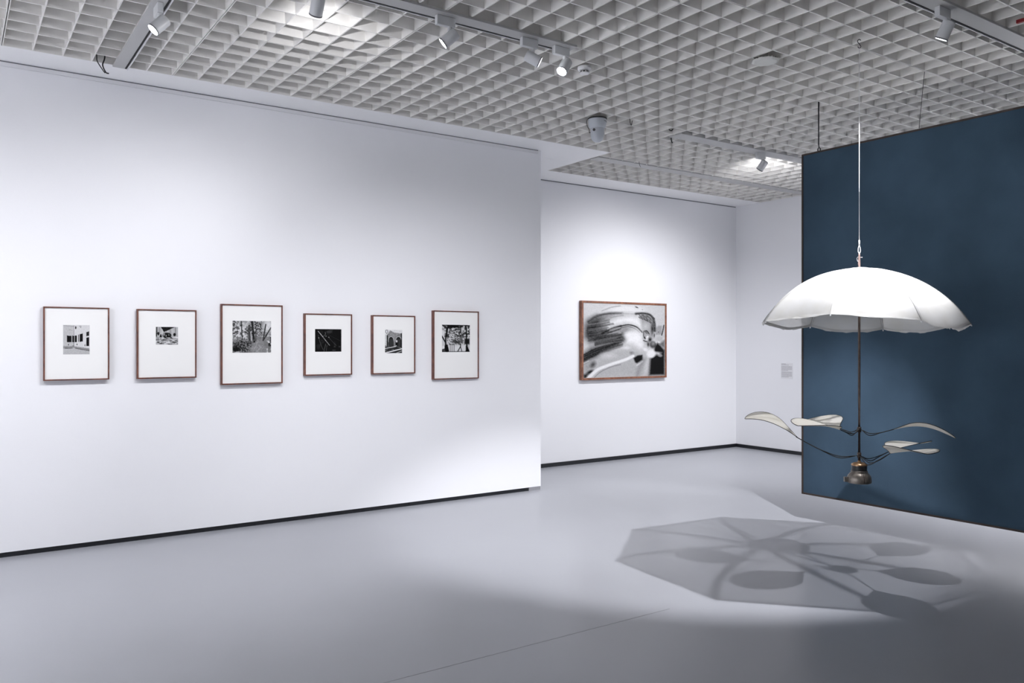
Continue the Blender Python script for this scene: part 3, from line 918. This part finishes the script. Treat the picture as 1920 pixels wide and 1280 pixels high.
for k in range(8):
    a = angs[k]
    side = Vector((-math.sin(a), math.cos(a), 0))
    # seam tape over the rib
    bm = bmesh.new()
    prev = None
    for i in range(25):
        s = 0.06 + 0.945 * i / 24
        c = ribpt(k, s, 0.0022)
        w = 0.0032 + 0.0006 * math.sin(i * 2.1 + k)
        cur = (bm.verts.new(c - side * w), bm.verts.new(c + side * w))
        if prev:
            bm.faces.new((prev[0], prev[1], cur[1], cur[0]))
        prev = cur
    obj('seam_tape', bm, M['hem'], mob, smooth=True)
    bm = bmesh.new()
    prev = None
    for i in range(17):
        c = ribpt(k, 0.06 + 0.92 * i / 16, -0.0032)
        cur = (bm.verts.new(c - side * 0.013), bm.verts.new(c + side * 0.013))
        if prev:
            bm.faces.new((prev[0], prev[1], cur[1], cur[0]))
        prev = cur
    obj('seam_allowance', bm, M['hem'], mob, smooth=True)
    obj('rib', tube(bmesh.new(), [ribpt(k, s, -0.006) for s in np.linspace(0.03, 1.0, 16)], 0.0028, 6), M['wire'], mob, smooth=True)
    obj('rib_tip', lathe(bmesh.new(), [(0, -0.004), (0.004, -0.002), (0.0045, 0.006), (0.003, 0.012), (0, 0.014)], 10,
                         axis=(ribpt(k, 1.0) - ribpt(k, 0.97)), origin=ribpt(k, 1.0, -0.004)), M['cord'], mob, smooth=True)
    obj('stretcher', tube(bmesh.new(), [(0.012 * math.cos(a), 0.012 * math.sin(a), 1.72 - Z0), ribpt(k, 0.52, -0.008)], 0.0024, 6), M['wire'], mob, smooth=True)
obj('runner', lathe(bmesh.new(), [(0.0085, 1.695 - Z0), (0.016, 1.70 - Z0), (0.016, 1.73 - Z0), (0.0085, 1.735 - Z0)], 16), M['pewter'], mob, smooth=True)
obj('crown_cap', lathe(bmesh.new(), [(0.055, APEX - 0.0005 - Z0), (0.052, APEX + 0.003 - Z0), (0.03, APEX + 0.005 - Z0), (0.008, APEX + 0.008 - Z0)], 24), M['hem'], mob, smooth=True)
# pole, top stem and suspension
obj('pole', tube(bmesh.new(), [L(UX, UY, 0.735), L(UX, UY, 1.2), L(UX, UY, 1.6), L(UX, UY, APEX - 0.012)], 0.0078, 14), M['bronze'], mob, smooth=True)
st = obj('top_stem', tube(bmesh.new(), [L(UX, UY, APEX - 0.01), L(UX, UY, APEX + 0.03), L(UX, UY, APEX + 0.085), L(UX, UY, APEX + 0.105)], [0.0075, 0.0075, 0.006, 0.0045], 12), M['copper'], mob, smooth=True)
obj('set_screw', tube(bmesh.new(), [L(UX + 0.004, UY - 0.003, APEX + 0.072), L(UX + 0.016, UY - 0.011, APEX + 0.072)], 0.0035, 8), M['wire'], st, smooth=True)
obj('spring_clip', tube(bmesh.new(), [L(UX - 0.006, UY + 0.004, APEX + 0.076), L(UX - 0.013, UY + 0.009, APEX + 0.066), L(UX - 0.010, UY + 0.007, APEX + 0.05), L(UX - 0.006, UY + 0.004, APEX + 0.045)], 0.0016, 6), M['wire'], st, smooth=True)
loop = []
rv = Vector((0.8227, -0.5685, 0))
for q in range(20):
    t_ = 2 * PI * q / 20
    w = 0.010 * math.sin(t_) * (0.45 + 0.55 * (0.5 - 0.5 * math.cos(t_)))
    loop.append(Vector(L(UX, UY, APEX + 0.124)) + rv * w + Vector((0, 0, 0.025 * math.cos(t_))))
obj('cable_loop', tube(bmesh.new(), loop, 0.0022, 6, closed=True), M['cord'], mob, smooth=True)
obj('crimp_sleeve', lathe(bmesh.new(), [(0, 0), (0.0045, 0.001), (0.0045, 0.034), (0, 0.036)], 10, origin=L(UX, UY, APEX + 0.148)), M['cord'], mob, smooth=True)
obj('suspension_cable', tube(bmesh.new(), [L(UX, UY, APEX + 0.18), L(UX, UY, 2.8), L(UX, UY, 3.42)], 0.0021, 8), M['cord'], mob, smooth=True)
hook = bez([L(UX, UY, 3.415) if q is None else tuple(Vector(L(UX, UY, 3.44)) + rv * q[0] + Vector((0, 0, q[1])))
            for q in ((-0.010, -0.014), (0.0, -0.024), (0.011, -0.016), (0.004, -0.002), (-0.006, 0.010), (-0.011, 0.022), (0.0, 0.033), (0.010, 0.026))], 6)
obj('ceiling_hook', tube(bmesh.new(), hook, 0.0026, 8), M['steel_dark'], mob, smooth=True)

# leaf blades: three on the upper collar, three longer ones on the lower collar
def leaf(ang, r0, Ln, Wd, zroot, zhub, dip, arch, tipdrop, bank, curl):
    """ang: direction (deg); bank: rise of the right hand edge seen looking outwards"""
    a = math.radians(ang)
    out = Vector((math.cos(a), math.sin(a), 0))
    right = Vector((math.sin(a), -math.cos(a), 0))
    def wid(s):
        if s >= 0.3:
            return Wd / 2 * math.sqrt(max(0.0, 1 - ((s - 0.58) / 0.42) ** 2))
        return Wd / 2 * 0.745 * (max(s, 0.0) / 0.3) ** 1.3
    def P(s, t):
        w = wid(s)
        z = zroot + arch * math.sin(PI * s) + tipdrop * (1 - (1 - s) ** 2)
        tw = bank * (1 - 0.35 * s)
        p = out * (r0 + Ln * s) + right * (t * w)
        return p + Vector((0, 0, z + tw * t * w + curl * (t * t) * w - Z0))
    NS, NT = 30, 10
    bm = bmesh.new()
    g = []
    ss = [0.5 - 0.5 * math.cos(PI * i / NS) for i in range(NS + 1)]
    for s in ss:
        g.append([bm.verts.new(P(s, -1 + 2 * j / NT)) for j in range(NT + 1)])
    for i in range(NS):
        for j in range(NT):
            bm.faces.new((g[i][j], g[i + 1][j], g[i + 1][j + 1], g[i][j + 1]))
    bmesh.ops.remove_doubles(bm, verts=bm.verts[:], dist=1e-5)
    lf = obj('leaf_blade', bm, M['sail'], mob, smooth=True)
    md = lf.modifiers.new('cloth_thickness', 'SOLIDIFY')
    md.thickness = 0.0025
    md.offset = 0
    rim = [P(s, -1) for s in ss] + [P(s, 1) for s in ss[::-1][1:-1]]
    obj('rim_wire', tube(bmesh.new(), rim, 0.0023, 6, closed=True), M['rimwire'], lf, smooth=True)
    hub = out * 0.012 + Vector((0, 0, zhub - Z0))
    r1, r2 = r0 * 0.33, r0 * 0.68
    for e in (-1, 1):
        pts = [hub + right * 0.003 * e, out * r1 + right * 0.006 * e + Vector((0, 0, zhub - dip - Z0 - 0.006 * (e + 1))),
               out * r2 + right * 0.004 * e + Vector((0, 0, (zhub - dip) * 0.55 + zroot * 0.45 - Z0 - 0.004)), P(0.0, 0), P(0.03, 0.6 * e)]
        obj('arm_wire', tube(bmesh.new(), bez(pts, 8), 0.0028, 8), M['rimwire'], lf, smooth=True)
#    angle, root radius, length, width, root z, hub z, dip, arch, rise to the tip
for ang, r0, ln, wd, zr, zh, dp, ar, up, bk in (
        (127, 0.375, 0.34, 0.27, 0.870, 0.768, 0.006, 0.018, 0.118, 0.16), (-121, 0.375, 0.40, 0.28, 0.833, 0.768, 0.028, 0.006, 0.050, 0.10),
        (2, 0.375, 0.42, 0.28, 0.768, 0.768, 0.030, 0.010, 0.022, 0.12), (178, 0.19, 0.42, 0.26, 0.946, 0.938, 0.022, 0.004, 0.050, 0.12),
        (70, 0.19, 0.36, 0.27, 0.925, 0.938, 0.022, 0.008, 0.030, 0.16), (-61, 0.19, 0.36, 0.27, 0.945, 0.938, 0.022, 0.055, -0.034, 0.14)):
    leaf(ang, r0, ln, wd, zr, zh, dp, ar, up, bk, 0.15)
for z, n_ in ((0.938, 'upper_collar'), (0.772, 'lower_collar')):
    obj(n_, lathe(bmesh.new(), [(0.008, z - 0.018 - Z0), (0.0125, z - 0.016 - Z0), (0.0125, z + 0.016 - Z0), (0.008, z + 0.018 - Z0)], 16), M['bronze'], mob, smooth=True)
# motor pot
pot = obj('motor_pot', lathe(bmesh.new(), [(0, 0.004), (0.066, 0.0), (0.074, 0.004), (0.0755, 0.016), (0.0745, 0.032), (0.070, 0.047), (0.060, 0.061), (0.0505, 0.070), (0.049, 0.0745), (0, 0.0745)], 40), M['pewter'], mob, smooth=True)
smooth_by_angle(pot, 40)
obj('rolled_edge', lathe(bmesh.new(), [(0.049, 0.0735), (0.0525, 0.0755), (0.0525, 0.0785), (0.048, 0.080)], 40), M['pewter'], pot, smooth=True)
obj('switch_box', B(-0.098, -0.066, -0.012, 0.012, 0.008, 0.040, bev=0.004), M['pewter'], pot).rotation_euler = (0, 0, math.radians(-35))
obj('seam_strip', tube(bmesh.new(), [(-0.0330, -0.0480, 0.064), (-0.0395, -0.0580, 0.050), (-0.0425, -0.0622, 0.032), (-0.0430, -0.0630, 0.010)], 0.0018, 6), M['bronze'], pot, smooth=True)
smooth_by_angle(obj('black_band', lathe(bmesh.new(), [(0, 0.079), (0.0475, 0.079), (0.0475, 0.115), (0, 0.115)], 40), M['band'], mob))
smooth_by_angle(obj('brass_cap', lathe(bmesh.new(), [(0.0, 0.1145), (0.0495, 0.1145), (0.0495, 0.119), (0.046, 0.125), (0.032, 0.132), (0.012, 0.136), (0.0085, 0.146), (0, 0.146)], 40), M['brass'], mob))

# ------------------------------------------------------------------ small things on the ceiling
t = empty('smoke_detector', (3.738, 4.499, H), 'round white smoke detector on the ceiling beside the glaring spotlight', 'smoke detector')
smooth_by_angle(obj('base', lathe(bmesh.new(), [(0, -0.001), (0.050, -0.001), (0.050, -0.014), (0.040, -0.026), (0, -0.026)], 32), M['white'], t))
smooth_by_angle(obj('sensor_head', lathe(bmesh.new(), [(0, -0.0262), (0.024, -0.0262), (0.036, -0.042), (0.032, -0.048), (0, -0.050)], 32), M['white'], t))
bm = bmesh.new()
for k in range(8):
    a = 2 * PI * k / 8
    c, s_ = math.cos(a), math.sin(a)
    vs = [bm.verts.new((r_ * math.cos(a + d_), r_ * math.sin(a + d_), z_)) for r_, d_, z_ in ((0.0265, -0.28, -0.028), (0.0265, 0.28, -0.028), (0.0352, 0.24, -0.040), (0.0352, -0.24, -0.040))]
    bm.faces.new(vs)
    ws = [bm.verts.new(v.co * 1.0 + Vector((c * 0.0015, s_ * 0.0015, -0.0005))) for v in vs]
    bm.faces.new(ws[::-1])
    for q in range(4):
        bm.faces.new((vs[q], vs[(q + 1) % 4], ws[(q + 1) % 4], ws[q]))
obj('vent_slots', bm, M['dark'], t)

t = empty('ceiling_diffuser', (4.675, 3.665, H), 'pale octagonal plate set flat on the ceiling coffers', 'ceiling plate')
bm = lathe(bmesh.new(), [(0, -0.020), (0.080, -0.020), (0.096, -0.012), (0.096, -0.006), (0, -0.006)], 8)
bmesh.ops.rotate(bm, verts=bm.verts[:], cent=(0, 0, 0), matrix=Matrix.Rotation(PI / 8, 3, 'Z'))
obj('plate', bm, M['plaque'], t)
bm = bmesh.new()
for k in range(24):
    a = 2 * PI * k / 24
    box(bm, 0.085 * math.cos(a) - 0.003, 0.085 * math.cos(a) + 0.003, 0.085 * math.sin(a) - 0.003, 0.085 * math.sin(a) + 0.003, -0.0058, -0.0005)
tag(obj('spacer_pins', bm, M['dark'], t), kind='stuff')

t = empty('dome_camera', (4.683, 5.46, H), 'grey bucket shaped security camera hanging from the ceiling', 'security camera')
smooth_by_angle(obj('gasket', lathe(bmesh.new(), [(0, -0.001), (0.084, -0.001), (0.084, -0.012), (0, -0.012)], 36), M['dark'], t))
hs = smooth_by_angle(obj('housing', lathe(bmesh.new(), [(0, -0.0122), (0.081, -0.0122), (0.078, -0.050), (0.072, -0.078), (0.063, -0.088), (0, -0.088)], 36), M['dome'], t))
smooth_by_angle(obj('camera_dome', lathe(bmesh.new(), [(0, -0.0882), (0.060, -0.0882), (0.060, -0.14), (0.056, -0.168), (0.044, -0.192), (0.024, -0.206), (0, -0.210)], 36), M['dome'], t))
bm = bmesh.new()
for k in range(9):
    a = math.radians(-82 + 7 * k)
    c = Vector((math.cos(a), math.sin(a), 0))
    p = c * 0.0800 + Vector((0, 0, -0.034))
    tube(bm, [p - c * 0.002, p + c * 0.0012], 0.0035, 6)
obj('vent_slots', bm, M['leadink'], hs)
dl = Vector((-0.8227, 0.5685, 0))
obj('cable', tube(bmesh.new(), bez([dl * 0.088 + Vector((0, 0, -0.004)), dl * 0.094 + Vector((0, 0, -0.04)), dl * 0.085 + Vector((0, 0, -0.075)), dl * 0.072 + Vector((0, 0, -0.10)), dl * 0.070 + Vector((0, 0, -0.125)), dl * 0.058 + Vector((0, 0, -0.120))], 6), 0.0028, 6), M['dark'], t, smooth=True)
smooth_by_angle(obj('side_knob', lathe(bmesh.new(), [(0, 0.052), (0.012, 0.052), (0.012, 0.066), (0, 0.066)], 12, axis=(-0.75, -0.3, 0), origin=(0, 0, -0.112)), M['leadink'], t))

t = tag(obj('red_sign_tab', B(-0.012, 0.012, -0.036, 0.036, 0.0, 0.022, bev=0.003), M['red'], loc=(5.44, 2.34, H + 0.004)),
        'small dark red tab inside a ceiling coffer in the top right corner', 'marker')
t.rotation_euler = (0, 0, math.radians(0))

def cable_thing(name, pts, r, m, label, cat):
    p0 = Vector(pts[0])
    o = obj(name, tube(bmesh.new(), bez([Vector(p) - p0 for p in pts], 8), r, 8), m, smooth=True, loc=p0)
    return tag(o, label, cat)
cable_thing('black_cable', [(0.90, 6.30, H + 0.127), (0.897, 6.30, H + 0.02), (0.885, 6.305, H - 0.03), (0.905, 6.31, H - 0.075), (0.925, 6.315, H - 0.08)], 0.0045, M['dark'],
            'longer black cable end hanging from the coffers by the left white wall', 'cable')
cable_thing('black_cable', [(0.845, 6.285, H + 0.127), (0.845, 6.285, H + 0.02), (0.85, 6.285, H - 0.02), (0.885, 6.297, H - 0.068), (0.900, 6.300, H - 0.085)], 0.0035, M['dark'],
            'shorter curved black cable end beside the left white wall', 'cable')
cable_thing('cable_clip', [(4.975, 5.374, H + 0.127), (4.985, 5.372, H + 0.02), (4.992, 5.369, H - 0.02), (5.0, 5.366, H - 0.03), (5.006, 5.362, H + 0.008)], 0.003, M['dark'],
            'small black wire clip on the ceiling to the right of the security camera', 'clip')
cable_thing('cable_clip', [(5.46, 5.375, H + 0.127), (5.47, 5.37, H + 0.012), (5.488, 5.355, H - 0.010), (5.50, 5.345, H + 0.006)], 0.0045, M['dark'],
            'flat black wire clip on the ceiling before the far grey channel', 'clip')
cable_thing('cable_clip', [(5.71, 5.585, H + 0.127), (5.718, 5.585, H + 0.02), (5.725, 5.585, H - 0.025), (5.735, 5.582, H - 0.045)], 0.005, M['dark'],
            'black wire stub hanging at the start of the far grey channel', 'clip')
cable_thing('hanging_wire', [(6.17, 6.50, H + 0.127), (6.17, 6.50, H + 0.02), (6.16, 6.49, H - 0.02), (6.175, 6.485, H - 0.06)], 0.0025, M['dark'],
            'short thin wire hanging from the far coffers near the bright patch', 'wire')
cable_thing('stay_wire', [(5.945, 3.222, H + 0.127), (5.95, 3.25, H - 0.12), (5.95, 3.275, 3.1)], 0.002, M['steel_dark'],
            'thin slanting wire between the ceiling and the top edge of the blue panel', 'wire')
